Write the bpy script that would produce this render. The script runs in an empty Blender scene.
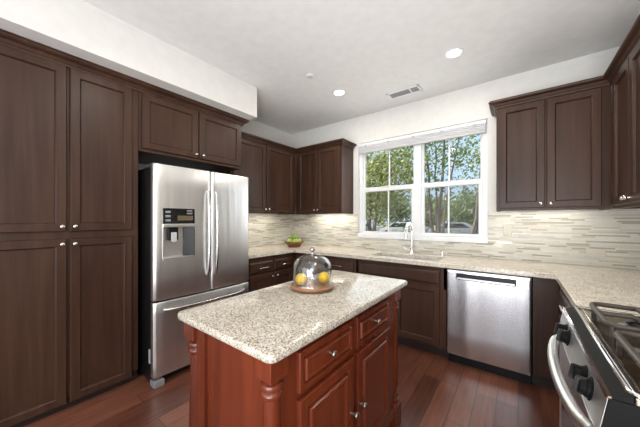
import bpy, bmesh, math, random
from mathutils import Vector, Matrix
random.seed(7)
sc = bpy.context.scene
COL = sc.collection
# ------------------------------------------------------------------ camera
F_PX, YAW, HY, CAMH = 260.472, math.radians(37.279), 219.548, 1.32
cd = bpy.data.cameras.new('camera'); cam = bpy.data.objects.new('camera', cd); COL.objects.link(cam)
cam.location = (0, 0, CAMH); cam.rotation_euler = (math.pi/2, 0, YAW)
cd.sensor_fit = 'HORIZONTAL'; cd.sensor_width = 36.0; cd.lens = 36.0*F_PX/640.0
cd.shift_y = (HY-213.5)/640.0
cd.clip_start = 0.02; cd.clip_end = 300
sc.camera = cam
# ------------------------------------------------------------------ view, world, sun, daylight, added fill
sc.view_settings.view_transform = 'Standard'; sc.view_settings.look = 'None'
sc.view_settings.gamma = 1; sc.view_settings.use_curve_mapping = False
sc.view_settings.exposure = 0.07
w = bpy.data.worlds.new('sky'); sc.world = w; w.use_nodes = True
bg = w.node_tree.nodes['Background']
bg.inputs[0].default_value = (0.60, 0.80, 1.0, 1); bg.inputs[1].default_value = 1.0
def light(name, kind, loc, energy, color=(1, 1, 1), aim=None, size=None, size_y=None, spread=None):
    l = bpy.data.lights.new(name, kind); o = bpy.data.objects.new(name, l); COL.objects.link(o)
    o.location = loc; l.energy = energy; l.color = color
    if aim is not None:
        o.rotation_euler = (Vector(aim)-Vector(loc)).to_track_quat('-Z', 'Y').to_euler()
    if kind == 'AREA':
        l.shape = 'RECTANGLE'; l.size = size; l.size_y = size_y or size
        if spread: l.spread = spread
    return o
sun = light('sun', 'SUN', (0, 0, 10), 11.0, (1, .95, .85), aim=None)
sun.rotation_euler = Vector((.55, .45, -1.0)).to_track_quat('-Z', 'Y').to_euler(); sun.data.angle = .02
# daylight through the patio opening behind the camera, the side window and the kitchen window
light('patio_daylight', 'AREA', (-1.1, -3.25, 1.25), 68, (.94, .97, 1), aim=(-1.1, 0, 1.35), size=3.4, size_y=2.2)
light('side_window_daylight', 'AREA', (.80, -1.5, 1.55), 38, (.96, .98, 1), aim=(-2, -1.3, 1.5), size=1.7, size_y=1.2)
light('kitchen_window_daylight', 'AREA', (-1.02, 3.20, 1.72), 7.5, (.95, .98, 1), aim=(-1.02, 0, 1.72), size=1.4, size_y=1.1)
light('added_bounce_fill', 'AREA', (.1, -1.0, .85), 45, (.965, .98, 1), aim=(-.15, .85, 2.7), size=1.4, size_y=1.4, spread=math.radians(125))  # added fill lamp behind the camera, aimed up to brighten the ceiling

# ------------------------------------------------------------------ materials
def nodes(name):
    m = bpy.data.materials.new(name); m.use_nodes = True
    nt = m.node_tree; p = nt.nodes['Principled BSDF']
    return m, nt, p
def N(nt, t, **k):
    n = nt.nodes.new(t)
    for a, b in k.items(): setattr(n, a, b)
    return n
def L(nt, a, b): nt.links.new(a, b)
def setp(p, **k):
    for a, b in k.items(): p.inputs[a.replace('_', ' ')].default_value = b
def ramp(nt, stops, interp='LINEAR'):
    r = N(nt, 'ShaderNodeValToRGB'); e = r.color_ramp; e.interpolation = interp
    while len(e.elements) < len(stops): e.elements.new(.5)
    for el, (pos, c) in zip(e.elements, stops):
        el.position = pos; el.color = (c[0], c[1], c[2], 1)
    return r
def coords(nt, scale=(1, 1, 1), kind='Object', rot=(0, 0, 0)):
    t = N(nt, 'ShaderNodeTexCoord'); m = N(nt, 'ShaderNodeMapping')
    m.inputs['Scale'].default_value = scale; m.inputs['Rotation'].default_value = rot
    L(nt, t.outputs[kind], m.inputs['Vector']); return m.outputs['Vector']
def noise(nt, vec, scale=1, detail=3, rough=.5):
    n = N(nt, 'ShaderNodeTexNoise'); n.inputs['Scale'].default_value = scale
    n.inputs['Detail'].default_value = detail; n.inputs['Roughness'].default_value = rough
    L(nt, vec, n.inputs['Vector']); return n
def bump(nt, p, h, strength, dist=.01):
    b = N(nt, 'ShaderNodeBump'); b.inputs['Strength'].default_value = strength; b.inputs['Distance'].default_value = dist
    L(nt, h, b.inputs['Height']); L(nt, b.outputs['Normal'], p.inputs['Normal'])
def plain(name, col, rough=.5, metal=0, spec=.5, coat=0):
    m, nt, p = nodes(name)
    n = noise(nt, coords(nt), 12, 2)
    r = ramp(nt, [(.3, [c*.97 for c in col]), (.7, [min(1, c*1.03) for c in col])])
    L(nt, n.outputs['Fac'], r.inputs['Fac']); L(nt, r.outputs['Color'], p.inputs['Base Color'])
    setp(p, Roughness=rough, Metallic=metal, Coat_Weight=coat); p.inputs['Specular IOR Level'].default_value = spec
    return m
def wood(name, dark, light_, rough=.35, scale=(28, 28, 1.3), spec=.5, coat=.0):
    m, nt, p = nodes(name)
    v = coords(nt, scale)
    n1 = noise(nt, v, 1, 5, .6); n2 = noise(nt, coords(nt, (3, 3, .8)), 1, 2)
    mx = N(nt, 'ShaderNodeMath', operation='ADD'); L(nt, n1.outputs['Fac'], mx.inputs[0]); L(nt, n2.outputs['Fac'], mx.inputs[1])
    hf = N(nt, 'ShaderNodeMath', operation='MULTIPLY'); L(nt, mx.outputs[0], hf.inputs[0]); hf.inputs[1].default_value = .5
    r = ramp(nt, [(.32, dark), (.68, light_)]); L(nt, hf.outputs[0], r.inputs['Fac']); L(nt, r.outputs['Color'], p.inputs['Base Color'])
    setp(p, Roughness=rough, Coat_Weight=coat, Coat_Roughness=.25); p.inputs['Specular IOR Level'].default_value = spec
    bump(nt, p, n1.outputs['Fac'], .06, .004)
    return m
def steel(name, col, rough, wav=.25, stretch=(9, 9, .5)):
    m, nt, p = nodes(name)
    n = noise(nt, coords(nt, stretch), 1, 2)
    r = ramp(nt, [(.3, [c*.94 for c in col]), (.7, [min(1, c*1.05) for c in col])])
    L(nt, n.outputs['Fac'], r.inputs['Fac']); L(nt, r.outputs['Color'], p.inputs['Base Color'])
    setp(p, Metallic=1, Roughness=rough)
    if wav: bump(nt, p, n.outputs['Fac'], wav, .02)
    return m
def granite(name, k=1.0, dk=1.0):
    m, nt, p = nodes(name)
    v = coords(nt)
    vo = N(nt, 'ShaderNodeTexVoronoi'); vo.inputs['Scale'].default_value = 250; L(nt, v, vo.inputs['Vector'])
    sep = N(nt, 'ShaderNodeSeparateColor'); L(nt, vo.outputs['Color'], sep.inputs[0])
    r1 = ramp(nt, [(0, (.10*k*dk, .08*k*dk, .062*k*dk)), (.09, (.26*k*dk, .205*k*dk, .15*k*dk)), (.22, (.38*k, .34*k, .275*k)), (.45, (.50*k, .468*k, .412*k)), (.72, (.60*k, .585*k, .55*k)), (.90, (.36*k, .35*k, .32*k))], 'CONSTANT')
    L(nt, sep.outputs[0], r1.inputs['Fac'])
    n = noise(nt, v, 16, 4)
    r2 = ramp(nt, [(.3, (.86, .84, .80)), (.7, (1.08, 1.06, 1.03))]); L(nt, n.outputs['Fac'], r2.inputs['Fac'])
    mx = N(nt, 'ShaderNodeMix', data_type='RGBA', blend_type='MULTIPLY'); mx.inputs['Factor'].default_value = 1
    L(nt, r1.outputs['Color'], mx.inputs[6]); L(nt, r2.outputs['Color'], mx.inputs[7]); L(nt, mx.outputs[2], p.inputs['Base Color'])
    setp(p, Roughness=.12); p.inputs['Specular IOR Level'].default_value = .5
    return m
def mosaic(name, axis):
    m, nt, p = nodes(name)
    t = N(nt, 'ShaderNodeTexCoord'); s = N(nt, 'ShaderNodeSeparateXYZ'); L(nt, t.outputs['Object'], s.inputs[0])
    u = s.outputs[axis]; z = s.outputs['Z']
    def M(op, a, b=None):
        n = N(nt, 'ShaderNodeMath', operation=op)
        for i, q in enumerate((a, b)):
            if q is None: continue
            if isinstance(q, (int, float)): n.inputs[i].default_value = q
            else: L(nt, q, n.inputs[i])
        return n.outputs[0]
    zr = M('DIVIDE', z, .0135); row = M('FLOOR', zr); fz = M('FRACT', zr)
    wr = N(nt, 'ShaderNodeTexWhiteNoise', noise_dimensions='1D'); L(nt, row, wr.inputs['W'])
    uu = M('ADD', M('MULTIPLY', u, 7.0), M('MULTIPLY', wr.outputs['Value'], 57.0))
    uu = M('ADD', uu, M('MULTIPLY', row, 31.7))
    vo = N(nt, 'ShaderNodeTexVoronoi', voronoi_dimensions='1D'); vo.inputs['Scale'].default_value = 1; L(nt, uu, vo.inputs['W'])
    ve = N(nt, 'ShaderNodeTexVoronoi', voronoi_dimensions='1D', feature='DISTANCE_TO_EDGE'); ve.inputs['Scale'].default_value = 1; L(nt, uu, ve.inputs['W'])
    sp = N(nt, 'ShaderNodeSeparateColor'); L(nt, vo.outputs['Color'], sp.inputs[0])
    r = ramp(nt, [(0, (.35, .32, .265)), (.13, (.46, .43, .365)), (.26, (.575, .545, .475)), (.50, (.63, .60, .525)), (.72, (.585, .575, .51)), (.90, (.66, .64, .575))], 'CONSTANT')
    L(nt, sp.outputs[0], r.inputs['Fac'])
    g = M('MAXIMUM', M('LESS_THAN', fz, .09), M('LESS_THAN', ve.outputs['Distance'], .012))
    mx = N(nt, 'ShaderNodeMix', data_type='RGBA'); L(nt, g, mx.inputs['Factor']); L(nt, r.outputs['Color'], mx.inputs[6]); mx.inputs[7].default_value = (.50, .46, .38, 1)
    L(nt, mx.outputs[2], p.inputs['Base Color'])
    rg = N(nt, 'ShaderNodeMapRange'); L(nt, sp.outputs[1], rg.inputs[0]); rg.inputs[3].default_value = .18; rg.inputs[4].default_value = .6
    L(nt, rg.outputs[0], p.inputs['Roughness'])
    bump(nt, p, M('SUBTRACT', 1.0, g), .3, .002)
    return m
def floor_mat():
    m, nt, p = nodes('dark_wood_floor')
    t = N(nt, 'ShaderNodeTexCoord'); s = N(nt, 'ShaderNodeSeparateXYZ'); L(nt, t.outputs['Object'], s.inputs[0])
    c = N(nt, 'ShaderNodeCombineXYZ'); L(nt, s.outputs['Y'], c.inputs['X']); L(nt, s.outputs['X'], c.inputs['Y'])
    b = N(nt, 'ShaderNodeTexBrick'); b.offset = .37; b.offset_frequency = 3
    b.inputs['Scale'].default_value = 1; b.inputs['Brick Width'].default_value = 1.15; b.inputs['Row Height'].default_value = .127
    b.inputs['Mortar Size'].default_value = .0022; b.inputs['Mortar Smooth'].default_value = .2
    b.inputs['Color1'].default_value = (.085, .027, .016, 1); b.inputs['Color2'].default_value = (.225, .085, .052, 1); b.inputs['Mortar'].default_value = (.012, .006, .005, 1)
    L(nt, c.outputs[0], b.inputs['Vector'])
    n = noise(nt, coords(nt, (45, 2.5, 1)), 1, 5, .65)
    r = ramp(nt, [(.3, (.62, .58, .55)), (.7, (1.25, 1.25, 1.25))]); L(nt, n.outputs['Fac'], r.inputs['Fac'])
    mx = N(nt, 'ShaderNodeMix', data_type='RGBA', blend_type='MULTIPLY'); mx.inputs['Factor'].default_value = 1
    L(nt, b.outputs['Color'], mx.inputs[6]); L(nt, r.outputs['Color'], mx.inputs[7]); L(nt, mx.outputs[2], p.inputs['Base Color'])
    setp(p, Roughness=.33); p.inputs['Specular IOR Level'].default_value = .6
    n2 = noise(nt, coords(nt, (14, 3, 1)), 1, 3)
    ad = N(nt, 'ShaderNodeMath', operation='SUBTRACT'); L(nt, n2.outputs['Fac'], ad.inputs[0]); L(nt, b.outputs['Fac'], ad.inputs[1])
    bump(nt, p, ad.outputs[0], .22, .004)
    return m
def glassy(name, tint=(1, 1, 1), refl=.08, rim=.0):
    m, nt, p = nodes(name); nt.nodes.remove(p); out = nt.nodes['Material Output']
    tr = N(nt, 'ShaderNodeBsdfTransparent'); tr.inputs[0].default_value = (*tint, 1)
    gl = N(nt, 'ShaderNodeBsdfGlossy'); gl.inputs['Roughness'].default_value = .03; gl.inputs[0].default_value = (1, 1, 1, 1)
    lw = N(nt, 'ShaderNodeLayerWeight'); lw.inputs['Blend'].default_value = .5
    pw = N(nt, 'ShaderNodeMath', operation='POWER'); L(nt, lw.outputs['Facing'], pw.inputs[0]); pw.inputs[1].default_value = 3.0
    mr = N(nt, 'ShaderNodeMapRange'); L(nt, pw.outputs[0], mr.inputs[0]); mr.inputs[3].default_value = refl; mr.inputs[4].default_value = refl+.45+rim
    mx = N(nt, 'ShaderNodeMixShader'); L(nt, mr.outputs[0], mx.inputs[0]); L(nt, tr.outputs[0], mx.inputs[1]); L(nt, gl.outputs[0], mx.inputs[2])
    L(nt, mx.outputs[0], out.inputs[0]); return m
def emit(name, col, s):
    m, nt, p = nodes(name)
    setp(p, Base_Color=(*col, 1), Emission_Color=(*col, 1), Emission_Strength=s); return m
def screen_mat():
    m, nt, p = nodes('insect_mesh'); out = nt.nodes['Material Output']
    setp(p, Base_Color=(.12, .12, .12, 1), Roughness=.8)
    tr = N(nt, 'ShaderNodeBsdfTransparent'); mx = N(nt, 'ShaderNodeMixShader'); mx.inputs[0].default_value = .12
    L(nt, tr.outputs[0], mx.inputs[1]); L(nt, p.outputs[0], mx.inputs[2]); L(nt, mx.outputs[0], out.inputs[0]); return m
def leaf_mat(name, c1, c2, c3):
    m, nt, p = nodes(name); out = nt.nodes['Material Output']
    n = noise(nt, coords(nt), 2.2, 6, .7)
    r = ramp(nt, [(.3, c1), (.5, c2), (.7, c3)]); L(nt, n.outputs['Fac'], r.inputs['Fac'])
    L(nt, r.outputs['Color'], p.inputs['Base Color']); setp(p, Roughness=.55)
    t = N(nt, 'ShaderNodeBsdfTranslucent'); L(nt, r.outputs['Color'], t.inputs[0])
    mx = N(nt, 'ShaderNodeMixShader'); mx.inputs[0].default_value = .35
    L(nt, p.outputs[0], mx.inputs[1]); L(nt, t.outputs[0], mx.inputs[2]); L(nt, mx.outputs[0], out.inputs[0]); return m

ESP = wood('espresso_wood', (.028, .0128, .0078), (.074, .0365, .0230), rough=.34, spec=.28)
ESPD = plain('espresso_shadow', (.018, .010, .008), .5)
CHE = wood('cherry_wood', (.068, .0105, .004), (.150, .030, .0105), rough=.26, spec=.5)
PAINT = plain('wall_paint', (.70, .685, .655), .75, spec=.25)
CEIL = plain('ceiling_paint', (.74, .735, .72), .85, spec=.2)
WHITE = plain('white_vinyl', (.76, .765, .775), .35)
FABRIC = plain('blind_fabric', (.56, .56, .575), .7)
SS = steel('stainless_steel', (.76, .75, .735), .36, .22)
SSD = steel('dishwasher_steel', (.60, .605, .62), .27, 0)
HSS = steel('handle_steel', (.52, .51, .50), .26, 0)
CHR = steel('chrome', (.80, .80, .80), .08, 0)
NICK = steel('brushed_nickel', (.66, .63, .58), .25, 0)
PEWT = steel('pewter', (.30, .26, .22), .3, 0)
BLK = plain('black_plastic', (.007, .007, .0075), .30, spec=.3)
BLKG = plain('black_enamel', (.012, .012, .012), .12)
DGREY = plain('dark_grey_plastic', (.06, .06, .065), .4)
LGREY = plain('light_grey_plastic', (.45, .45, .45), .45)
GRAN = granite('speckled_granite')
GRANB = granite('speckled_counter_granite', 1.5, 1.7)
TILX = mosaic('mosaic_strip_tile_x', 'X'); TILY = mosaic('mosaic_strip_tile_y', 'Y')
FLOOR = floor_mat()
GLASS = glassy('window_glass', (1, 1, 1), .004); CLOCHE = glassy('cloche_glass', (.93, .94, .95), .055, .10)
MESHM = screen_mat()
PLATE = plain('ivory_plate', (.60, .56, .48), .4)
BOARD = wood('acacia_board', (.15, .06, .024), (.36, .17, .075), rough=.4, scale=(10, 60, 60))
BOWLW = wood('bowl_wood', (.12, .035, .012), (.24, .085, .03), rough=.4, scale=(30, 30, 30))
LEMON = plain('lemon_skin', (.80, .52, .035), .45)
APPLE = plain('green_apple_skin', (.36, .48, .09), .35); APPLE2 = plain('deep_green_apple_skin', (.20, .32, .05), .35)
STEM = plain('stem_brown', (.08, .05, .02), .7)
IRON = plain('cast_iron', (.060, .045, .038), .42)
TOPM = steel('cooktop_reflected_tan', (.36, .31, .23), .16, .05, (3, 3, 3))  # steel with the tan of the reflected backsplash put into its base colour
SATIN = plain('satin_black', (.006, .006, .006), .5, spec=.08)
BTN = plain('button_grey', (.22, .22, .23), .4)
LAMP = emit('lamp_lens', (1, .97, .92), 6)
STRIP = emit('led_strip', (1, .95, .82), 2)
VENTD = plain('vent_duct_grey', (.07, .07, .07), .6)
SLAT = plain('vent_slat_grey', (.26, .26, .26), .5)
BARK = wood('bark', (.10, .075, .055), (.24, .19, .15), rough=.9, scale=(8, 8, 1))
LEAF = [leaf_mat('leaf_mid', (.07, .11, .035), (.16, .23, .07), (.30, .35, .14)),
        leaf_mat('leaf_olive', (.10, .13, .04), (.24, .28, .09), (.42, .42, .18)),
        leaf_mat('leaf_far', (.10, .14, .05), (.21, .26, .11), (.33, .37, .18))]

# ------------------------------------------------------------------ builders
BASE = {}
class MB:
    def __init__(s): s.bm = bmesh.new()
    def box(s, x0, x1, y0, y1, z0, z1, bev=0, seg=2):
        b = bmesh.new(); bmesh.ops.create_cube(b, size=1)
        for v in b.verts: v.co = Vector(((x0+x1)/2+v.co.x*(x1-x0), (y0+y1)/2+v.co.y*(y1-y0), (z0+z1)/2+v.co.z*(z1-z0)))
        if bev: bmesh.ops.bevel(b, geom=b.edges[:], offset=bev, segments=seg, affect='EDGES', profile=.5)
        return s.join(b)
    def join(s, b):
        me = bpy.data.meshes.new('t'); b.to_mesh(me); b.free(); s.bm.from_mesh(me); bpy.data.meshes.remove(me); return s
    def lathe(s, c, prof, seg=24, axis=(0, 0, 1)):
        q = Vector((0, 0, 1)).rotation_difference(Vector(axis)); c = Vector(c); rings = []
        b = bmesh.new()
        for r, h in prof:
            if r < 1e-6: rings.append([b.verts.new(c+q @ Vector((0, 0, h)))])
            else: rings.append([b.verts.new(c+q @ Vector((r*math.cos(2*math.pi*i/seg), r*math.sin(2*math.pi*i/seg), h))) for i in range(seg)])
        for a, d in zip(rings, rings[1:]):
            for i in range(seg):
                j = (i+1) % seg
                if len(a) == 1 and len(d) == 1: continue
                if len(a) == 1: b.faces.new((a[0], d[i], d[j]))
                elif len(d) == 1: b.faces.new((a[i], a[j], d[0]))
                else: b.faces.new((a[i], a[j], d[j], d[i]))
        if len(rings[0]) > 1 and abs(prof[0][0]-prof[-1][0])+abs(prof[0][1]-prof[-1][1]) > 1e-6: b.faces.new(rings[0])
        if len(rings[-1]) > 1 and abs(prof[0][0]-prof[-1][0])+abs(prof[0][1]-prof[-1][1]) > 1e-6: b.faces.new(rings[-1])
        bmesh.ops.recalc_face_normals(b, faces=b.faces[:])
        return s.join(b)
    def cyl(s, p0, p1, r, seg=16, bev=0):
        p0, p1 = Vector(p0), Vector(p1); h = (p1-p0).length
        pr = [(0, 0), (r, 0), (r, h), (0, h)] if not bev else [(0, 0), (r-bev, 0), (r, bev), (r, h-bev), (r-bev, h), (0, h)]
        return s.lathe(p0, pr, seg, (p1-p0)/h)
    def tube(s, pts, r, seg=10, closed=False, flat=1.0):
        pts = [Vector(p) for p in pts]; n = len(pts); b = bmesh.new(); rings = []
        up = None
        for i, p in enumerate(pts):
            a = pts[(i-1) % n] if (closed or i) else p; c = pts[(i+1) % n] if (closed or i < n-1) else p
            t = (c-a).normalized()
            if up is None: up = Vector((0, 0, 1)) if abs(t.z) < .9 else Vector((1, 0, 0))
            sd = t.cross(up).normalized(); up = sd.cross(t).normalized()
            rr = r[i] if isinstance(r, (list, tuple)) else r
            rings.append([b.verts.new(p+sd*rr*math.cos(2*math.pi*k/seg)+up*rr*flat*math.sin(2*math.pi*k/seg)) for k in range(seg)])
        m = n if closed else n-1
        for i in range(m):
            a, d = rings[i], rings[(i+1) % n]
            for k in range(seg): b.faces.new((a[k], a[(k+1) % seg], d[(k+1) % seg], d[k]))
        if not closed: b.faces.new(rings[0]); b.faces.new(rings[-1])
        bmesh.ops.recalc_face_normals(b, faces=b.faces[:])
        return s.join(b)
    def ball(s, c, r, sc_=(1, 1, 1), seg=20, rings=12):
        b = bmesh.new(); bmesh.ops.create_uvsphere(b, u_segments=seg, v_segments=rings, radius=r)
        for v in b.verts: v.co = Vector((v.co.x*sc_[0]+c[0], v.co.y*sc_[1]+c[1], v.co.z*sc_[2]+c[2]))
        return s.join(b)
    def prism(s, poly, fn, e0, e1, bev=0):      # poly of (a,b); fn(a,b,e)->xyz
        b = bmesh.new()
        A = [b.verts.new(fn(x, y, e0)) for x, y in poly]; B = [b.verts.new(fn(x, y, e1)) for x, y in poly]
        b.faces.new(A); b.faces.new(B)
        n = len(poly)
        for i in range(n): b.faces.new((A[i], A[(i+1) % n], B[(i+1) % n], B[i]))
        bmesh.ops.recalc_face_normals(b, faces=b.faces[:])
        if bev: bmesh.ops.bevel(b, geom=b.edges[:], offset=bev, segments=2, affect='EDGES', profile=.5)
        return s.join(b)
    def panel(s, fn, u0, u1, v0, v1, rings):    # nested rectangular rings (inset, depth)
        b = bmesh.new(); R = []
        for i, d in rings:
            R.append([b.verts.new(fn(*q)) for q in ((u0+i, v0+i, d), (u1-i, v0+i, d), (u1-i, v1-i, d), (u0+i, v1-i, d))])
        for a, c in zip(R, R[1:]):
            for k in range(4): b.faces.new((a[k], a[(k+1) % 4], c[(k+1) % 4], c[k]))
        b.faces.new(R[0]); b.faces.new(R[-1])
        bmesh.ops.recalc_face_normals(b, faces=b.faces[:])
        return s.join(b)
    def build(s, name, mat, parent=None, smooth=None, base=None):
        me = bpy.data.meshes.new(name)
        if parent is not None: off = BASE[parent.name]
        elif base is not None: off = Vector(base)
        else:
            xs = [v.co for v in s.bm.verts]
            off = Vector(((min(v.x for v in xs)+max(v.x for v in xs))/2, (min(v.y for v in xs)+max(v.y for v in xs))/2, min(v.z for v in xs)))
        for v in s.bm.verts: v.co -= off
        if smooth:
            for f in s.bm.faces: f.smooth = True
            for e in s.bm.edges:
                if len(e.link_faces) == 2 and e.calc_face_angle(0) > math.radians(smooth): e.smooth = False
        s.bm.to_mesh(me); s.bm.free()
        o = bpy.data.objects.new(name, me); COL.objects.link(o); me.materials.append(mat)
        if parent is not None: o.parent = parent
        else: o.location = off
        BASE[o.name] = off
        return o
def tag(o, label, cat, group=None, kind=None):
    o['label'] = label; o['category'] = cat
    if group: o['group'] = group
    if kind: o['kind'] = kind
    return o
def thing(name, label, cat, loc, group=None):
    o = bpy.data.objects.new(name, None); COL.objects.link(o); o.location = loc; o.empty_display_size = .1
    BASE[o.name] = Vector(loc); return tag(o, label, cat, group)
def struct(o): o['kind'] = 'structure'; return o
def lab(o, t): o['label'] = t; return o
def face(kind, plane):
    return {'px': lambda u, v, d: (plane+d, u, v), 'nx': lambda u, v, d: (plane-d, u, v),
            'ny': lambda u, v, d: (u, plane-d, v), 'py': lambda u, v, d: (u, plane+d, v)}[kind]
RECESS = [(0, 0), (0, .014), (.005, .020), (.052, .020), (.053, .0190), (.056, .0165), (.061, .005), (.068, .005)]
RAISED = [(0, 0), (0, .016), (.004, .020), (.040, .020), (.044, .011), (.052, .010), (.058, .024), (.063, .026), (.070, .025), (.080, .020), (.084, .020)]
SLABD = [(0, 0), (0, .009), (.004, .013), (.016, .019), (.020, .020), (.022, .020)]
def box_fn(mb, fn, u0, u1, v0, v1, d0, d1, bev=0):
    a, b = fn(u0, v0, d0), fn(u1, v1, d1)
    return mb.box(min(a[0], b[0]), max(a[0], b[0]), min(a[1], b[1]), max(a[1], b[1]), min(a[2], b[2]), max(a[2], b[2]), bev)
def knob(fn, u, v, parent, mat=NICK, r=.015, d0=.020):
    o0, o1 = Vector(fn(u, v, d0)), Vector(fn(u, v, d0+1))
    return MB().lathe(o0, [(0, 0), (r*.45, 0), (r*.38, r*.9), (r*.8, r*1.15), (r, r*1.5), (r*.85, r*1.95), (r*.4, r*2.15), (0, r*2.2)], 16, o1-o0).build('knob', mat, parent, smooth=50)
def bar_pull(fn, u, v, parent, half=.068):
    mb = MB()
    mb.tube([fn(u-half, v, .045), fn(u+half, v, .045)], .006)
    for q in (-half*.8, half*.8): mb.tube([fn(u+q, v, .019), fn(u+q, v, .045)], .005, 8)
    return mb.build('handle', NICK, parent, smooth=50)
def door(fn, u0, u1, v0, v1, parent, kpos=None, rings=RECESS, mat=ESP, kmat=NICK, name='door'):
    d = MB().panel(fn, u0, u1, v0, v1, rings).build(name, mat, parent)
    if kpos: knob(fn, kpos[0], kpos[1], d, kmat)
    return d

# ------------------------------------------------------------------ room shell
XL, XR, YB, YR, ZC = -3.07, .885, 3.246, -3.4, 2.767
WX0, WX1, WZ0, WZ1 = -1.79, -.258, 1.078, 2.385
struct(MB().box(XL-.15, XR+.15, YR-.15, YB+.15, -.12, 0).build('floor', FLOOR, base=(0, 0, 0)))
struct(MB().box(XL-.15, XR+.15, YR-.15, YB+.15, ZC, ZC+.15).build('ceiling', CEIL))
struct(MB().box(XL-.15, XL, YR, YB, 0, ZC).build('wall_left', PAINT))
mb = MB()
mb.box(XL-.15, WX0, YB, YB+.15, 0, ZC).box(WX1, XR+.15, YB, YB+.15, 0, ZC).box(WX0, WX1, YB, YB+.15, 0, WZ0).box(WX0, WX1, YB, YB+.15, WZ1, ZC)
struct(mb.build('wall_back', PAINT))
mb = MB(); a, b, c, d = -2.4, -.6, .9, 2.2
mb.box(XR, XR+.15, YR, a, 0, ZC).box(XR, XR+.15, b, YB, 0, ZC).box(XR, XR+.15, a, b, 0, c).box(XR, XR+.15, a, b, d, ZC)
struct(mb.build('wall_right', PAINT))
mb = MB()
mb.box(XL-.15, -2.85, YR-.15, YR, 0, ZC).box(.65, XR+.15, YR-.15, YR, 0, ZC).box(-2.85, .65, YR-.15, YR, 2.4, ZC)
struct(mb.build('wall_rear', PAINT))
# side window and patio door behind the camera
o = struct(MB().box(XR+.02, XR+.10, a, b, c, c+.06).box(XR+.02, XR+.10, a, b, d-.06, d).box(XR+.02, XR+.10, a, a+.06, c, d).box(XR+.02, XR+.10, b-.06, b, c, d).box(XR+.03, XR+.09, -1.53, -1.47, c, d).build('window_2', WHITE))
o = struct(MB().box(-2.85, -2.77, YR-.12, YR-.04, 0, 2.4).box(.57, .65, YR-.12, YR-.04, 0, 2.4).box(-2.85, .65, YR-.12, YR-.04, 2.32, 2.4).box(-1.14, -1.06, YR-.12, YR-.04, 0, 2.4).build('door_1', WHITE))
# soffit over the pantry and fridge
struct(MB().box(XL, -2.287, YR+.05, 1.86, 2.443, ZC).build('trim_1', PAINT))
# backsplash
tz0, tz1 = .915, 1.402
struct(MB().box(XL, WX0-.005, YB-.010, YB, tz0, tz1).box(WX1+.005, XR, YB-.010, YB, tz0, tz1).box(WX0-.005, WX1+.005, YB-.010, YB, tz0, WZ0-.012).build('trim_2', TILX, base=(0, 0, 0)))
struct(MB().box(XL, XL+.010, 1.76, YB-.010, tz0, tz1).build('trim_3', TILY, base=(0, 0, 0)))
struct(MB().box(XR-.010, XR, .80, YB-.010, tz0, tz1).build('trim_4', TILY, base=(0, 0, 0)))

# ------------------------------------------------------------------ kitchen window
win = bpy.data.objects.new('window_1', None); COL.objects.link(win); win.location = (-1.02, YB, WZ0); BASE['window_1'] = Vector(win.location); win['kind'] = 'structure'
y0, y1 = YB+.030, YB+.103
mb = MB(); fw = .048
mb.box(WX0, WX0+fw, y0, y1, WZ0, WZ1, .004).box(WX1-fw, WX1, y0, y1, WZ0, WZ1, .004).box(WX0, WX1, y0, y1, WZ1-fw, WZ1, .004)
mb.box(WX0-.004, WX1+.004, YB-.018, y1, WZ0-.010, WZ0+.050, .005)
mb.build('window_frame', WHITE, win)
MB().box(-1.026, -.942, y0-.003, y1, WZ0+.04, WZ1-.03, .004).build('mullion', WHITE, win)
ZM = 1.735
for i, (a, b, mu) in enumerate(((WX0+fw, -1.026, -1.368), (-.942, WX1-fw, -.640))):
    sash = MB()
    e = .022; lo = WZ0+.04
    sash.box(a, a+e, y0+.035, y1-.005, ZM, WZ1-fw, .003).box(b-e, b, y0+.035, y1-.005, ZM, WZ1-fw, .003).box(a+e-.001, b-e+.001, y0+.037, y1-.007, WZ1-fw-e, WZ1-fw-.001, .003).box(a+e-.001, b-e+.001, y0+.037, y1-.007, ZM-.03, ZM+.025, .003)
    s1 = sash.build('upper_sash', WHITE, win)
    sash = MB(); e = .036
    sash.box(a, a+e, y0+.006, y0+.034, lo-.025, ZM+.02, .003).box(b-e, b, y0+.006, y0+.034, lo-.025, ZM+.02, .003).box(a+e-.001, b-e+.001, y0+.007, y0+.033, lo-.02, lo+.042, .003).box(a, b, y0+.004, y0+.036, ZM-.028, ZM+.028, .003)
    s2 = sash.build('lower_sash', WHITE, win)
    MB().box(mu-.008, mu+.008, y0+.048, y0+.058, ZM, WZ1-fw).build('muntin', WHITE, s1)
    MB().box(mu-.008, mu+.008, y0+.016, y0+.026, lo, ZM).build('muntin', WHITE, s2)
    MB().box(a+.01, b-.01, y0+.060, y0+.063, ZM, WZ1-fw-.01).build('glass_pane', GLASS, s1)
    MB().box(a+.02, b-.02, y0+.028, y0+.031, lo+.02, ZM).build('glass_pane', GLASS, s2)
    MB().box(a+.01, b-.01, y0+.078, y0+.0795, lo, ZM+.01).build('insect_screen', MESHM, win)
    MB().box((a+b)/2-.03, (a+b)/2+.03, y0-.012, y0+.006, ZM+.02, ZM+.032, .003).build('sash_lock', WHITE, s2)
bl = thing('window_blind', 'pale grey fabric blind drawn up under the head of the kitchen window', 'blind', (-1.02, YB-.01, 2.24))
MB().box(WX0+.006, WX1-.006, YB-.022, YB+.026, 2.335, 2.372, .006).build('headrail', WHITE, bl)
mb = MB()
for k in range(5): mb.box(WX0+.012, WX1-.012, YB-.018+.002*(k % 2), YB+.024, 2.238+k*.0195, 2.2565+k*.0195, .006)
mb.build('folded_fabric', FABRIC, bl)
for k in range(5):
    x = WX0+.12+k*(WX1-WX0-.24)/4
    MB().box(x-.012, x+.012, YB-.026, YB-.016, 2.31, 2.345, .003).build('valance_clip', LGREY, bl)

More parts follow.
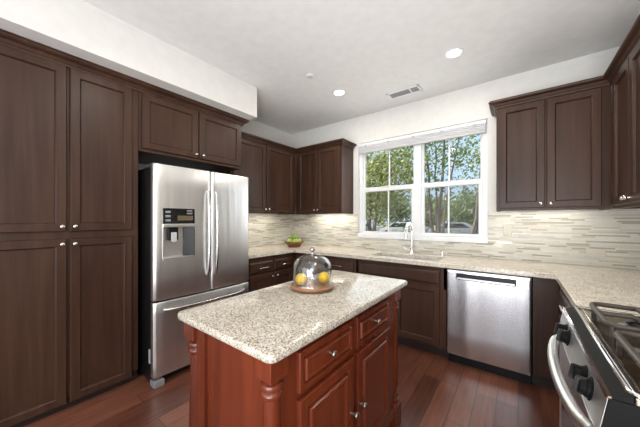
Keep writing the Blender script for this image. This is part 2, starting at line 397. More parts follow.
# ------------------------------------------------------------------ left cabinet run
XF = -2.484
def carcass(fn, u0, u1, v0, v1, depth, parent, mat=ESP, name='carcass', lip=0):
    mb = box_fn(MB(), fn, u0, u1, v0+lip, v1, -depth, 0, .002)
    if lip:
        box_fn(mb, fn, u0, u1, v0, v0+lip+.004, -.020, 0, .001)
        box_fn(mb, fn, u0, u0+.016, v0, v0+lip+.004, -depth, -.01); box_fn(mb, fn, u1-.016, u1, v0, v0+lip+.004, -depth, -.01)
    return mb.build(name, mat, parent)
P = face('px', XF)
pan = thing('pantry_cabinet', 'tall dark wood pantry cabinet with four doors left of the refrigerator', 'cabinet', (-2.77, .38, 0))
carcass(P, -.045, .797, .09, 2.40, .582, pan)
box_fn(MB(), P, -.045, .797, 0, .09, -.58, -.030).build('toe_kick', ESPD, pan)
for v0, v1, kz in ((1.238, 2.372, 1.272), (.055, 1.190, 1.152)):
    door(P, -.020, .371, v0, v1, pan, (.346, kz))
    door(P, .385, .752, v0, v1, pan, (.410, kz))
ov = thing('over_fridge_cabinet', 'two door dark wood cabinet bridging over the refrigerator', 'cabinet', (-2.77, 1.30, 1.887))
carcass(P, .799, 1.80, 1.887, 2.40, .582, ov)
door(P, .822, 1.296, 1.912, 2.370, ov, (1.268, 1.945)); door(P, 1.308, 1.785, 1.912, 2.370, ov, (1.336, 1.945))
def crown(path, name, label, z0, z1, out=.065, group=None):
    # profile swept along a polyline of (x,y) with mitred corners; outward = right side of the path
    prof = [(.0006, z0), (.012, z0), (.014, z0+.012), (.020, z0+.018), (.030, z0+.035), (.050, z1-.028), (.058, z1-.020), (.060, z1-.012), (out, z1-.010), (out, z1), (.0006, z1)]
    n = len(path); b = bmesh.new(); R = []
    nr = []
    for i in range(n-1):
        d = (Vector(path[i+1])-Vector(path[i])).normalized(); nr.append(Vector((d.y, -d.x)))
    for i, q in enumerate(path):
        if i == 0: m = nr[0]
        elif i == n-1: m = nr[-1]
        else: m = (nr[i-1]+nr[i]); m = m/(m.dot(nr[i]))
        R.append([b.verts.new((q[0]+m.x*o, q[1]+m.y*o, z)) for o, z in prof])
    k = len(prof)
    for A, B in zip(R, R[1:]):
        for i in range(k): b.faces.new((A[i], A[(i+1) % k], B[(i+1) % k], B[i]))
    b.faces.new(R[0]); b.faces.new(R[-1]); bmesh.ops.recalc_face_normals(b, faces=b.faces[:])
    mb = MB(); mb.join(b)
    return tag(mb.build(name, ESP), label, 'molding', group)
crown([(-2.62, 1.802), (XF, 1.802), (XF, -.045)][::-1], 'crown_molding', 'dark crown molding along the pantry and refrigerator cabinets under the soffit', 2.372, 2.442)

# left and back corner uppers
U = face('px', -2.700); ZB, ZT = 1.400, 2.345
lu = thing('left_wall_cabinet', 'dark two door upper cabinet on the left wall beside the refrigerator', 'cabinet', (-2.88, 2.35, ZB))
carcass(U, 1.812, 2.937, ZB, ZT, .368, lu, lip=.03)
door(U, 1.83, 2.338, ZB+.022, ZT-.03, lu, (2.312, ZB+.058)); door(U, 2.350, 2.875, ZB+.022, ZT-.03, lu, (2.376, ZB+.058))
V = face('ny', 2.938)
bu = thing('corner_wall_cabinet', 'dark two door upper cabinet between the left corner and the window', 'cabinet', (-2.28, 3.09, ZB))
carcass(V, -2.698, -1.871, ZB, ZT, .306, bu, lip=.03)
door(V, -2.640, -2.288, ZB+.022, ZT-.03, bu, (-2.312, ZB+.058)); door(V, -2.278, -1.905, ZB+.022, ZT-.03, bu, (-2.254, ZB+.058))
crown([(-2.700, 1.870), (-2.700, 2.938), (-1.871, 2.938), (-1.871, 3.236)], 'crown_molding', 'dark crown molding over the corner cabinets left of the window', 2.325, 2.385, .05)
# right uppers
ru = thing('right_wall_cabinet', 'dark two door upper cabinet on the window wall right of the window', 'cabinet', (.2, 3.09, ZB))
carcass(V, -.163, .569, ZB, 2.37, .306, ru, lip=.03)
door(V, -.142, .181, ZB+.022, 2.345, ru, (.155, ZB+.058)); door(V, .191, .515, ZB+.022, 2.345, ru, (.217, ZB+.058))
W = face('nx', .570)
su = thing('side_wall_cabinet', 'dark two door upper cabinet on the right wall at the photo edge', 'cabinet', (.72, 2.5, ZB))
carcass(W, 2.08, 2.937, ZB, 2.37, .313, su, lip=.03)
door(W, 2.475, 2.830, ZB+.022, 2.345, su, (2.502, ZB+.058)); door(W, 2.105, 2.465, ZB+.022, 2.345, su, (2.438, ZB+.058))
crown([(-.163, 3.236), (-.163, 2.938), (.570, 2.938), (.570, 2.06)], 'crown_molding', 'dark crown molding over the cabinets right of the window', 2.352, 2.42, .05)
# under cabinet lights
for loc, sx, sy, lb in (((-2.88, 2.40, 1.392), .04, .7, 'slim light strip under the left wall cabinet'), ((-2.2, 3.12, 1.392), .6, .04, 'slim light strip under the cabinet left of the window'), ((.17, 3.12, 1.392), .6, .04, 'slim light strip under the cabinet right of the window')):
    t = thing('under_cabinet_light', lb, 'light', (loc[0], loc[1], loc[2]+.026), 'under cabinet lights')
    MB().box(loc[0]-sx/2, loc[0]+sx/2, loc[1]-sy/2, loc[1]+sy/2, 1.418, 1.4295, .002).build('housing', WHITE, t)
    MB().box(loc[0]-sx*.46, loc[0]+sx*.46, loc[1]-sy*.46, loc[1]+sy*.46, 1.4155, 1.4178).build('diffuser', STRIP, t)
    light('under_cabinet_lamp', 'AREA', (loc[0], loc[1], 1.413), 1.0 if loc[0] > 0 else 2.3, (1, .95, .84), aim=(loc[0], loc[1], 0), size=sx, size_y=sy)

# ------------------------------------------------------------------ base cabinets
TK = .095; CT = .872
Lf = face('px', -2.462)
lb = thing('left_base_cabinet', 'dark base cabinet with two drawers beside the refrigerator', 'cabinet', (-2.76, 2.2, 0))
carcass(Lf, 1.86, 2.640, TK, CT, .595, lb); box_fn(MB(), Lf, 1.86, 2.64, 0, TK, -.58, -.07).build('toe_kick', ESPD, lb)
for a, b, hu, ku in ((1.882, 2.242, 2.075, 2.215), (2.272, 2.600, 2.455, 2.300)):
    d = MB().panel(Lf, a, b, .682, .815, SLABD).build('drawer', ESP, lb); bar_pull(Lf, hu, .742, d)
    door(Lf, a, b, .12, .655, lb, (ku, .618))
Bf = face('ny', 2.655)
cb = thing('corner_base_cabinet', 'dark base cabinet with one drawer left of the sink', 'cabinet', (-2.0, 2.94, 0))
carcass(Bf, -2.460, -1.495, TK, CT, .578, cb); box_fn(MB(), Bf, -2.46, -1.495, 0, TK, -.57, -.07).build('toe_kick', ESPD, cb)
d = MB().panel(Bf, -1.95, -1.520, .695, .828, SLABD).build('drawer', ESP, cb); bar_pull(Bf, -1.735, .765, d)
door(Bf, -1.95, -1.520, .12, .665, cb, (-1.56, .62))
sb = thing('sink_base_cabinet', 'dark sink base cabinet left of the dishwasher', 'cabinet', (-1.0, 2.94, 0))
mb = MB(); box_fn(mb, Bf, -1.493, -.535, TK, .66, -.578, 0); box_fn(mb, Bf, -1.493, -.535, .66, CT, -.02, 0); box_fn(mb, Bf, -1.493, -1.47, .66, CT, -.578, 0); box_fn(mb, Bf, -.558, -.535, .66, CT, -.578, 0)
mb.build('carcass', ESP, sb)
box_fn(MB(), Bf, -1.493, -.535, 0, TK, -.57, -.07).build('toe_kick', ESPD, sb)
MB().panel(Bf, -1.470, -.590, .705, .835, SLABD).build('false_drawer_front', ESP, sb)
door(Bf, -1.470, -1.036, .12, .683, sb, None); door(Bf, -1.024, -.590, .12, .683, sb, None)
fp = thing('corner_filler_cabinet', 'dark plain corner cabinet right of the dishwasher', 'cabinet', (.2, 2.94, 0))
carcass(Bf, .090, .243, TK, CT, .578, fp); box_fn(MB(), Bf, .09, .243, 0, TK, -.57, -.05).build('toe_kick', ESPD, fp)
Rf = face('nx', .247)
rb = thing('right_base_cabinet', 'dark narrow base cabinet with drawer between corner and range', 'cabinet', (.55, 2.1, 0))
carcass(Rf, 1.652, 2.652, TK, CT, .625, rb); box_fn(MB(), Rf, 1.652, 2.652, 0, TK, -.61, -.07).build('toe_kick', ESPD, rb)
d = MB().panel(Rf, 1.68, 2.50, .69, .83, SLABD).build('drawer', ESP, rb); bar_pull(Rf, 2.06, .795, d, .075)
door(Rf, 2.095, 2.50, .12, .665, rb, (2.13, .62)); door(Rf, 1.68, 2.085, .12, .665, rb, (2.05, .62))

# ------------------------------------------------------------------ countertop (one continuous top with a sink cut-out)
def rrect(x0, x1, y0, y1, r, n=5):
    out = []
    for cx, cy, a0 in ((x1-r, y0+r, -90), (x1-r, y1-r, 0), (x0+r, y1-r, 90), (x0+r, y0+r, 180)):
        for k in range(n+1):
            a = math.radians(a0+90*k/n); out.append((cx+r*math.cos(a), cy+r*math.sin(a)))
    return out
SX0, SX1, SY0, SY1 = -1.36, -.63, 2.715, 3.055
mb = MB(); z0, z1 = .874, .914; YC = 2.603
mb.box(XL+.002, -2.425, 1.80, YB-.002, z0, z1, .004)
mb.box(-2.43, SX0, YC, YB-.002, z0, z1, .004).box(SX1, .229, YC, YB-.002, z0, z1, .004).box(SX0-.01, SX1+.01, YC, SY0, z0, z1, .004).box(SX0-.01, SX1+.01, SY1, YB-.002, z0, z1, .004)
mb.box(.220, XR-.002, 1.648, YB-.002, z0, z1, .004)
tag(mb.build('countertop', GRANB, base=(0, 0, 0)), 'pale granite countertop running around the walls under the window', 'countertop')
snk = thing('kitchen_sink', 'stainless undermount sink set in the counter under the window', 'sink', ((SX0+SX1)/2, (SY0+SY1)/2, .68))
b = bmesh.new()
R = []
for ins, z in ((-.012, .8735), (.0, .8735), (.004, .86), (.012, .72), (.04, .69), (.16, .688)):
    R.append([b.verts.new((x, y, z)) for x, y in rrect(SX0+ins, SX1-ins, SY0+ins, SY1-ins, .03)])
for A, B in zip(R, R[1:]):
    for i in range(len(A)): b.faces.new((A[i], A[(i+1) % len(A)], B[(i+1) % len(A)], B[i]))
b.faces.new(R[-1])
MB().join(b).build('basin', steel('sink_steel', (.52, .54, .57), .5, 0), snk, smooth=40)
MB().lathe((-.99, 2.88, .689), [(0, 0), (.045, 0), (.045, .004), (.03, .003), (0, .002)]).build('drain', CHR, snk, smooth=40)
fa = thing('faucet', 'tall chrome gooseneck faucet in front of the window', 'faucet', (-1.01, 3.135, .914))
MB().lathe((-1.01, 3.135, .914), [(0, 0), (.034, 0), (.034, .008), (.026, .014), (.024, .07), (.018, .08), (0, .08)]).build('base', CHR, fa, smooth=40)
pts = [(-1.01, 3.135, .98+.02*i) for i in range(11)]
for k in range(1, 15):
    a = math.pi*k/14; pts.append((-1.01-.012*k/14, 3.135-.085+.085*math.cos(a), 1.185+.09*math.sin(a)))
MB().tube(pts, .0145, 12).build('spout', CHR, fa, smooth=50)
MB().tube([(-1.022, 2.965, 1.19), (-1.022, 2.963, 1.16), (-1.022, 2.960, 1.10)], [.017, .020, .021], 14).build('spray_head', CHR, fa, smooth=50)
MB().tube([(-1.03, 3.135, .955), (-1.075, 3.125, .965), (-1.115, 3.11, 1.0)], [.012, .009, .008], 10).build('lever', CHR, fa, smooth=50)
so = thing('soap_dispenser', 'small chrome soap dispenser right of the faucet', 'dispenser', (-.67, 3.125, .914))
MB().lathe((-.67, 3.125, .914), [(0, 0), (.022, 0), (.022, .006), (.013, .012), (.011, .05), (0, .05)]).build('base', CHR, so, smooth=40)
MB().tube([(-.67, 3.125, .96), (-.67, 3.12, .985), (-.67, 3.085, .99), (-.67, 3.06, .98)], .007, 10).build('nozzle', CHR, so, smooth=50)

# ------------------------------------------------------------------ dishwasher
D = face('ny', 2.632)
dw = thing('dishwasher', 'stainless dishwasher with pocket handle under the counter', 'dishwasher', (-.22, 2.9, 0))
box_fn(MB(), D, -.523, .083, .085, .868, -.56, -.005).build('tub', BLK, dw)
box_fn(MB(), D, -.523, .083, 0, .085, -.55, -.045).build('toe_kick', BLK, dw)
hx0, hx1, hz0, hz1 = -.447, -.012, .785, .838
z0, z1 = .098, .862
b = bmesh.new(); G = {}
xs = sorted([-.519, -.514, .074, .079, hx0, hx1]+[-.51+.578*k/40 for k in range(41)]); zs = [z0, z0+.005, .3, .5, .7, hz0, hz1, z1-.005, z1]
for x in xs:                                    # faintly rippled sheet steel front with the pocket opening
    for z in zs:
        e = 1 if (-.514 <= x <= .074 and z0+.005 <= z <= z1-.005) else 0
        G[x, z] = b.verts.new((x, 2.6145-.0025*e-.0011*math.sin(x*31+.6*math.sin(x*17))-.0012*math.sin(x*12+z*.8), z))
for i in range(len(xs)-1):
    for k in range(len(zs)-1):
        if xs[i] >= hx0 and xs[i+1] <= hx1 and zs[k] == hz0: continue
        b.faces.new((G[xs[i], zs[k]], G[xs[i+1], zs[k]], G[xs[i+1], zs[k+1]], G[xs[i], zs[k+1]]))
r = bmesh.ops.extrude_face_region(b, geom=b.faces[:])
for v in [q for q in r['geom'] if isinstance(q, bmesh.types.BMVert)]: v.co.y = 2.634
bmesh.ops.recalc_face_normals(b, faces=b.faces[:])
dd = MB().join(b).build('door', SSD, dw, smooth=35)
MB().box(hx0, hx1, 2.632, 2.640, hz0, hz1).build('pocket', BLK, dd)
MB().box(hx0+.004, hx1-.004, 2.598, 2.632, hz0-.004, hz0+.020, .008).build('handle', SSD, dd)

# ------------------------------------------------------------------ refrigerator
fy0, fy1 = .826, 1.730; FX = -2.240
fr = thing('refrigerator', 'stainless french door refrigerator with water dispenser', 'refrigerator', (-2.62, 1.28, 0))
MB().box(-2.985, FX-.075, fy0+.004, fy1-.004, .03, 1.742, .004).build('body', BLK, fr)
def bowed_door(y0, y1, z0, z1, hole=None, bow=.012):
    # door slab with a softly crowned front; hole = (y0,y1,z0,z1) leaves an opening
    ys = [y0, y0+.008, y0+.02]+[y0+(y1-y0)*k/10 for k in range(1, 10)]+[y1-.02, y1-.008, y1]
    zs = [z0, z0+.008]+[z0+(z1-z0)*k/6 for k in range(1, 6)]+[z1-.008, z1]
    if hole: ys += [hole[0], hole[1]]; zs += [hole[2], hole[3]]
    ys = sorted(set(round(q, 4) for q in ys)); zs = sorted(set(round(q, 4) for q in zs))
    b = bmesh.new(); G = {}
    def xf(y, z):
        e = min(y-y0, y1-y, .02)/.02; e2 = min(z-z0, z1-z, .008)/.008
        t = (y-fy0)/(fy1-fy0)
        return FX-.010+bow*4*t*(1-t)-.014*(1-e)**2-.004*(1-e2)
    for y in ys:
        for z in zs: G[y, z] = b.verts.new((xf(y, z), y, z))
    for i in range(len(ys)-1):
        for j in range(len(zs)-1):
            if hole and hole[0]-1e-5 <= ys[i] and ys[i+1] <= hole[1]+1e-5 and hole[2]-1e-5 <= zs[j] and zs[j+1] <= hole[3]+1e-5: continue
            b.faces.new((G[ys[i], zs[j]], G[ys[i+1], zs[j]], G[ys[i+1], zs[j+1]], G[ys[i], zs[j+1]]))
    geo = b.faces[:]
    r = bmesh.ops.extrude_face_region(b, geom=geo)
    for v in [q for q in r['geom'] if isinstance(q, bmesh.types.BMVert)]: v.co.x = FX-.066
    bmesh.ops.recalc_face_normals(b, faces=b.faces[:])
    m = MB(); m.join(b); return m
hole = (.888, 1.143, 1.000, 1.412)
ym = 1.296
d1 = bowed_door(fy0, ym-.003, .680, 1.760, hole).build('left_door', SS, fr, smooth=35)
d2 = bowed_door(ym+.003, fy1, .680, 1.760).build('right_door', SS, fr, smooth=35)
d3 = bowed_door(fy0, fy1, .078, .664).build('freezer_drawer', SS, fr, smooth=35)
def fr_handle(y, lean, par):
    pts = []
    for k in range(17):
        t = k/16; pts.append((FX+.006+.036*math.sin(math.pi*t)**.4, y+lean*math.sin(math.pi*t), .82+.76*t))
    MB().tube(pts, .0125, 10).build('handle', HSS, par, smooth=50)
fr_handle(1.258, 0, d1); fr_handle(1.334, 0, d2)
pts = []
for k in range(17):
    t = k/16; pts.append((FX+.004+.060*math.sin(math.pi*t)**.45, .90+.76*t, .602))
MB().tube(pts, .0125, 10).build('handle', HSS, d3, smooth=50)
# dispenser
MB().box(FX-.03, FX+.003, hole[0], hole[1], 1.285, hole[3], .003).build('control_panel', BLKG, d1)
MB().box(FX-.002, FX+.0045, 1.000, 1.125, 1.312, 1.352, .001).build('display', plain('amber_display', (.13, .095, .055), .2), d1)
for k in range(3):
    for yy in ((.905, .945),): MB().box(FX, FX+.005, yy[0], yy[1], 1.305+k*.034, 1.322+k*.034, .001).build('button', BTN, d1)
for k in range(2): MB().box(FX, FX+.005, 1.075, 1.120, 1.366+k*.022, 1.378+k*.022, .001).build('button', BTN, d1)
MB().box(FX-.03, FX+.006, hole[0], hole[1], 1.258, 1.285, .003).build('dispenser_trim', SS, d1)
# niche: back, floor, sides
MB().box(FX-.064, FX-.058, hole[0], hole[1], 1.0, 1.26).box(FX-.06, FX+.001, hole[0], hole[0]+.004, 1.0, 1.26).box(FX-.06, FX+.006, hole[0], hole[1], 1.0, 1.012, .002).build('dispenser_niche', steel('niche_steel', (.62, .61, .59), .4, 0), d1)
MB().prism([(FX+.001, hole[1]), (FX+.001, hole[1]-.006), (FX-.058, hole[1]-.075), (FX-.058, hole[1])], lambda a, b, e: (a, b, e), 1.012, 1.258).build('niche_side', BLK, d1)
MB().box(FX-.05, FX-.015, .935, 1.015, 1.15, 1.255, .006).build('dispenser_nozzle', BLK, d1)
MB().box(FX-.022, FX-.008, .955, 1.000, 1.135, 1.215, .005).build('paddle', LGREY, d1)
MB().box(-2.44, FX-.03, fy0+.005, fy0+.08, 1.742, 1.768, .006).build('hinge_cover', DGREY, fr)
MB().box(-2.44, FX-.03, fy1-.08, fy1-.005, 1.742, 1.768, .006).build('hinge_cover', DGREY, fr)
MB().box(-2.37, FX-.06, fy0+.01, fy1-.01, .02, .074).build('kick_grille', BLK, fr)
MB().box(-2.33, FX-.005, fy0, fy0+.08, 0, .052, .008).build('foot', BTN, fr)
MB().box(-2.33, FX-.005, fy1-.08, fy1, 0, .052, .008).build('foot', BTN, fr)
MB().box(-2.352, -2.322, fy0+.001, fy0+.0045, .175, .285).build('rating_label', LGREY, fr)

# ------------------------------------------------------------------ gas range
gy0, gy1 = .884, 1.642; GX = .182
rg = thing('gas_range', 'stainless gas range with black knobs at the right edge', 'stove', (.52, 1.263, 0))
MB().box(.215, .86, gy0+.004, gy1-.004, .02, .905, .004).build('body', BLKG, rg)
MB().box(.30, .84, gy0+.02, gy1-.02, 0, .03).build('plinth', BLK, rg)
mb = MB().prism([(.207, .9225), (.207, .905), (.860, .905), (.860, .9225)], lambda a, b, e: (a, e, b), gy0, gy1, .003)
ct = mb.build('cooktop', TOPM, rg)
MB().tube([(.86, gy0+.008, .925), (.213, gy0+.008, .925), (.204, gy0+.016, .925), (.204, gy1-.016, .925), (.213, gy1-.008, .925), (.86, gy1-.008, .925)], .007, 8).build('cooktop_rim', CHR, ct, smooth=50)
MB().box(.222, .228, gy0+.02, gy1-.02, .922, .926, .002).build('cooktop_ridge', CHR, ct)
# control panel, sloped
pp = [(.170, .9085), (.165, .907), (.149, .815), (.149, .803), (.230, .795), (.230, .904), (.180, .904)]
cp = MB().prism(pp, lambda a, b, e: (a, e, b), gy0+.002, gy1-.002, .002).build('control_panel', SS, rg)
MB().prism([(.171, .9125), (.165, .9115), (.162, .904), (.172, .904)], lambda a, b, e: (a, e, b), gy0, gy1).build('panel_trim', CHR, cp)
MB().prism([(.174, .907), (.166, .905), (.151, .815), (.151, .803), (.225, .803), (.225, .907)], lambda a, b, e: (a, e, b), gy0-.003, gy0+.003, .001).build('end_cap', SATIN, cp)
MB().prism([(.171, .9055), (.171, .911), (.200, .924), (.206, .924), (.206, .9055)], lambda a, b, e: (a, e, b), gy0+.001, gy1-.001, .001).build('front_strip', SATIN, ct)
nv = Vector((-.092, 0, .016)).normalized()
for y in (1.470, 1.397, 1.085, 1.012):
    c0 = Vector((.1585, y, .858))
    k = MB().lathe(c0, [(0, 0), (.031, 0), (.031, .004), (.026, .006), (.0255, .012), (.022, .014), (.021, .024), (.018, .027), (0, .027)], 20, nv).build('knob', SATIN, rg, smooth=40)
    q = MB(); bm_ = bmesh.new(); bmesh.ops.create_cube(bm_, size=1)
    rot = Vector((0, 0, 1)).rotation_difference(nv)
    for v in bm_.verts: v.co = c0+rot @ Vector((v.co.x*.048, v.co.y*.014, .022+v.co.z*.028))
    bmesh.ops.bevel(bm_, geom=bm_.edges[:], offset=.003, segments=2, affect='EDGES')
    q.join(bm_).build('grip', BLK, k)
od = MB().box(.152, .214, gy0+.004, gy1-.004, .215, .788, .004).build('oven_door', SS, rg)
MB().box(.1495, .154, gy0+.10, gy1-.10, .33, .66, .002).build('oven_window', BLKG, od)
pts = []
for k in range(21):
    t = k/20; pts.append((.153-.046*math.sin(math.pi*t)**.5, gy0+.070+.665*t, .776))
MB().tube(pts, .0165, 14, flat=1.1).build('handle', SS, od, smooth=50)
MB().box(.156, .214, gy0+.004, gy1-.004, .045, .205, .004).build('warming_drawer', SS, rg)
# burners and grates
for by in (1.085, 1.44):
    for bx in (.35, .66):
        br = MB().lathe((bx, by, .9225), [(0, 0), (.062, 0), (.058, .006), (.045, .010), (.042, .016), (0, .016)], 24).build('burner', steel('burner_metal', (.55, .54, .52), .3, 0), rg, smooth=40)
        MB().lathe((bx, by, .9385), [(0, 0), (.036, 0), (.037, .006), (.030, .010), (0, .011)], 24).build('burner_cap', BLKG, br, smooth=40)
def grate(gx0, gx1, y0, y1):
    mb = MB(); zt = .962; r = .0095
    loop = [(x, y, zt) for x, y in rrect(gx0, gx1, y0, y1, .035, 4)]
    mb.tube(loop, r, 8, closed=True)
    cx, cy = (gx0+gx1)/2, (y0+y1)/2
    mb.tube([(cx, y0, zt), (cx, y1, zt)], r, 8)
    for qx in ((gx0+cx)/2, (cx+gx1)/2):
        for yy in (y0, y1):
            s_ = 1 if yy == y0 else -1
            mb.tube([(qx, yy, zt), (qx, yy+s_*.09, zt+.004), (qx, yy+s_*.105, zt-.006)], r, 8)
        for s_ in (-1, 1):
            ex = gx0 if qx < cx else gx1
            pass
    for ex, s_ in ((gx0, 1), (cx, -1), (cx, 1), (gx1, -1)):
        mb.tube([(ex, cy, zt), (ex+s_*.085, cy, zt+.004), (ex+s_*.10, cy, zt-.006)], r, 8)
    for x in (gx0+.01, cx, gx1-.01):
        for y in (y0+.01, y1-.01): mb.tube([(x, y, zt), (x, y, .922)], r*.9, 8)
    return mb.build('grate', IRON, rg, smooth=50)
grate(.245, .775, 1.292, 1.590); grate(.245, .775, .935, 1.232)
MB().box(.845, .872, gy0+.005, gy1-.005, .905, .965, .004).build('rear_trim', SS, rg)

# ------------------------------------------------------------------ island
isl = thing('kitchen_island', 'cherry wood island cabinet with turned corner posts', 'island', (-.88, 1.09, 0))
ix0, ix1, iy0, iy1 = -1.166, -.607, .547, 1.662; PT = .880; S = .080
MB().box(ix0+.02, ix1-.018, iy0+.028, iy1-.02, .10, PT-.001, .002).build('carcass', CHE, isl)
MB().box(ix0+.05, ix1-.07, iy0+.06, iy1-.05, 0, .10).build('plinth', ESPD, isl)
prof = [(0, .795), (.026, .795), (.036, .788), (.0385, .780), (.037, .772), (.031, .768), (.031, .764), (.036, .758), (.037, .750), (.034, .743), (.0285, .738), (.0285, .70), (.030, .60), (.034, .45), (.0375, .33), (.037, .27), (.031, .225), (.028, .212), (.035, .206), (.036, .198), (.033, .191), (.029, .188), (.029, .184), (.037, .178), (.038, .170), (.034, .163), (.028, .160), (0, .160)]
for px, py in ((ix1-S, iy0), (ix0, iy0), (ix1-S, iy1-S), (ix0, iy1-S)):
    cx, cy = px+S/2, py+S/2
    p = MB().lathe((cx, cy, 0), prof[::-1], 28).build('post', CHE, isl, smooth=35)
    MB().prism([(px, py), (px+S, py), (px+S, py+S), (px, py+S)], lambda a, b, e: (a, b, e), .806, PT-.001, .002).lathe((cx, cy, .794), [(0, 0), (.026, 0), (.038, .013), (0, .013)], 4, (0, 0, 1)).build('post_block', CHE, p)
    MB().box(px-.004, px+S+.004, py-.004, py+S+.004, 0, .15, .004).box(px+.002, px+S-.002, py+.002, py+S-.002, .149, .162, .004).build('post_foot', CHE, p)
If = face('px', ix1-.018)
for a, b, kd in ((.682, 1.055, 1.040), (1.095, 1.482, 1.118)):
    d = MB().panel(If, a, b, .708, .852, [(0, 0), (0, .014), (.003, .018), (.020, .018), (.024, .009), (.029, .009), (.034, .022), (.038, .024), (.042, .023), (.046, .019), (.050, .019)]).build('drawer', CHE, isl)
    knob(If, (a+b)/2-.005, .783, d, PEWT, .014, .018)
    door(If, a, b, .165, .682, isl, (kd, .432), RAISED, CHE, PEWT)
for y in (1.498,):
    for z in (.63, .23): MB().cyl((ix1-.013, y, z-.025), (ix1-.013, y, z+.025), .005, 10).build('hinge', PEWT, isl)
MB().box(ix1-.019, ix1-.002, .64, 1.57, .10, .145, .003).build('base_molding', CHE, isl)
Sf = face('ny', iy0+.028)
mb = MB()
box_fn(mb, Sf, ix0+S, ix0+S+.062, .105, PT-.002, 0, .014, .002)
box_fn(mb, Sf, ix1-S-.03, ix1-S+.02, .105, PT-.002, 0, .004, .001)
mb.build('side_stile', CHE, isl)
b = bmesh.new(); R = []
poly = lambda ins: rrect(-1.203+ins, -.584-ins, .527+ins, 1.745-ins, .028-ins*.5, 5)
for ins, z in ((.012, .881), (.004, .883), (0, .890), (0, .906), (.003, .912), (.010, .915)):
    R.append([b.verts.new((x, y, z)) for x, y in poly(ins)])
for A, B in zip(R, R[1:]):
    for i in range(len(A)): b.faces.new((A[i], A[(i+1) % len(A)], B[(i+1) % len(A)], B[i]))
b.faces.new(R[0]); b.faces.new(R[-1]); bmesh.ops.recalc_face_normals(b, faces=b.faces[:])
tag(MB().join(b).build('island_countertop', GRAN, base=(0, 0, 0), smooth=40), 'speckled beige granite top on the cherry wood island', 'countertop')

# ------------------------------------------------------------------ cake dome, lemons, fruit bowl
cx, cy, cz = -.962, 1.190, .915
cs = MB().lathe((cx, cy, cz), [(0, 0), (.085, 0), (.118, .006), (.129, .016), (.129, .024), (.124, .028), (.108, .026), (0, .026)], 48).build('serving_board', BOARD, smooth=40)
tag(cs, 'round wooden serving board on the island under the glass dome', 'board')
cl = thing('glass_cloche', 'clear glass dome cover standing on the wooden board', 'cloche', (cx, cy, cz+.026))
pr = [(.1135, .0265), (.1135, .10), (.112, .125)]
for k in range(1, 13):
    a = math.pi/2*k/12; pr.append((.112*math.cos(a)**.9 if k < 12 else .008, .125+.078*math.sin(a)))
inner = [(max(r-.0035, .002), z-.0028) for r, z in pr[::-1]]; inner[-1] = (.110, .0265)
MB().lathe((cx, cy, cz), pr+inner+[pr[0]], 48).build('dome', CLOCHE, cl, smooth=60)
MB().lathe((cx, cy, cz+.200), [(0, 0), (.012, .001), (.007, .008), (.006, .014), (.014, .022), (.017, .031), (.012, .040), (0, .043)], 20).build('knob', steel('cloche_knob_metal', (.45, .43, .40), .25, 0), cl, smooth=60)
MB().lathe((cx, cy, cz), [(.1165, .0265), (.1175, .030), (.1165, .034), (.1125, .034), (.1115, .030), (.1125, .0265), (.1165, .0265)], 48).build('rim', glassy('rim_glass', (.9, .92, .93), .25, .2), cl, smooth=60)
def lemon(x, y, z, r, ang, lb):
    q = MB()
    q.lathe((x-math.cos(ang)*r*1.12, y-math.sin(ang)*r*1.12, z), [(0, 0), (r*.16, r*.03), (r*.30, r*.14), (r*.62, r*.36), (r*.88, r*.70), (r*.97, r*1.10), (r*.90, r*1.50), (r*.64, r*1.86), (r*.34, r*2.08), (r*.20, r*2.20), (r*.12, r*2.28), (0, r*2.30)], 24, (math.cos(ang), math.sin(ang), 0))
    tag(q.build('lemon', LEMON, smooth=80), lb, 'lemon', 'lemons under the glass dome')
lemon(-.993, 1.125, cz+.027+.035, .035, -.44, 'bright yellow lemon under the glass dome on its left side')
lemon(-.914, 1.241, cz+.027+.035, .035, 2.38, 'golden lemon under the glass dome on its right side')
bx, by = -2.66, 2.86
tag(MB().lathe((bx, by, .914), [(0, 0), (.075, 0), (.085, .006), (.118, .045), (.148, .076), (.151, .080), (.144, .080), (.112, .050), (.078, .014), (0, .012)], 40).build('fruit_bowl', BOWLW, smooth=50), 'brown wooden fruit bowl on the corner counter', 'bowl')
def apple(x, y, z, r, m, lb):
    t = MB().lathe((x, y, z), [(0, r*.75), (r*.12, r*.80), (r*.40, r*.93), (r*.72, r*.78), (r*.97, r*.30), (r*.98, -r*.10), (r*.82, -r*.56), (r*.50, -r*.88), (r*.22, -r*.92), (0, -r*.84)], 20).build('green_apple', m, smooth=80)
    tag(t, lb, 'apple', 'green apples in the bowl')
    MB().tube([(x, y, z+r*.72), (x+.003, y, z+r*1.15)], .003, 6).build('stem', STEM, t)
ra = .047
for dx, dy, dz, m, lb in ((.062, -.045, 0, APPLE, 'light green apple at the front right of the fruit bowl'), (-.042, -.062, 0, APPLE, 'light green apple at the front left of the fruit bowl'), (-.066, .034, 0, APPLE2, 'green apple at the far left of the fruit bowl'), (.028, .066, 0, APPLE, 'green apple at the back of the fruit bowl'), (-.004, -.003, .062, APPLE2, 'dark green apple on top of the fruit pile')):
    apple(bx+dx*.9, by+dy*.9, .914+.077+dz*1.12, ra, m, lb)

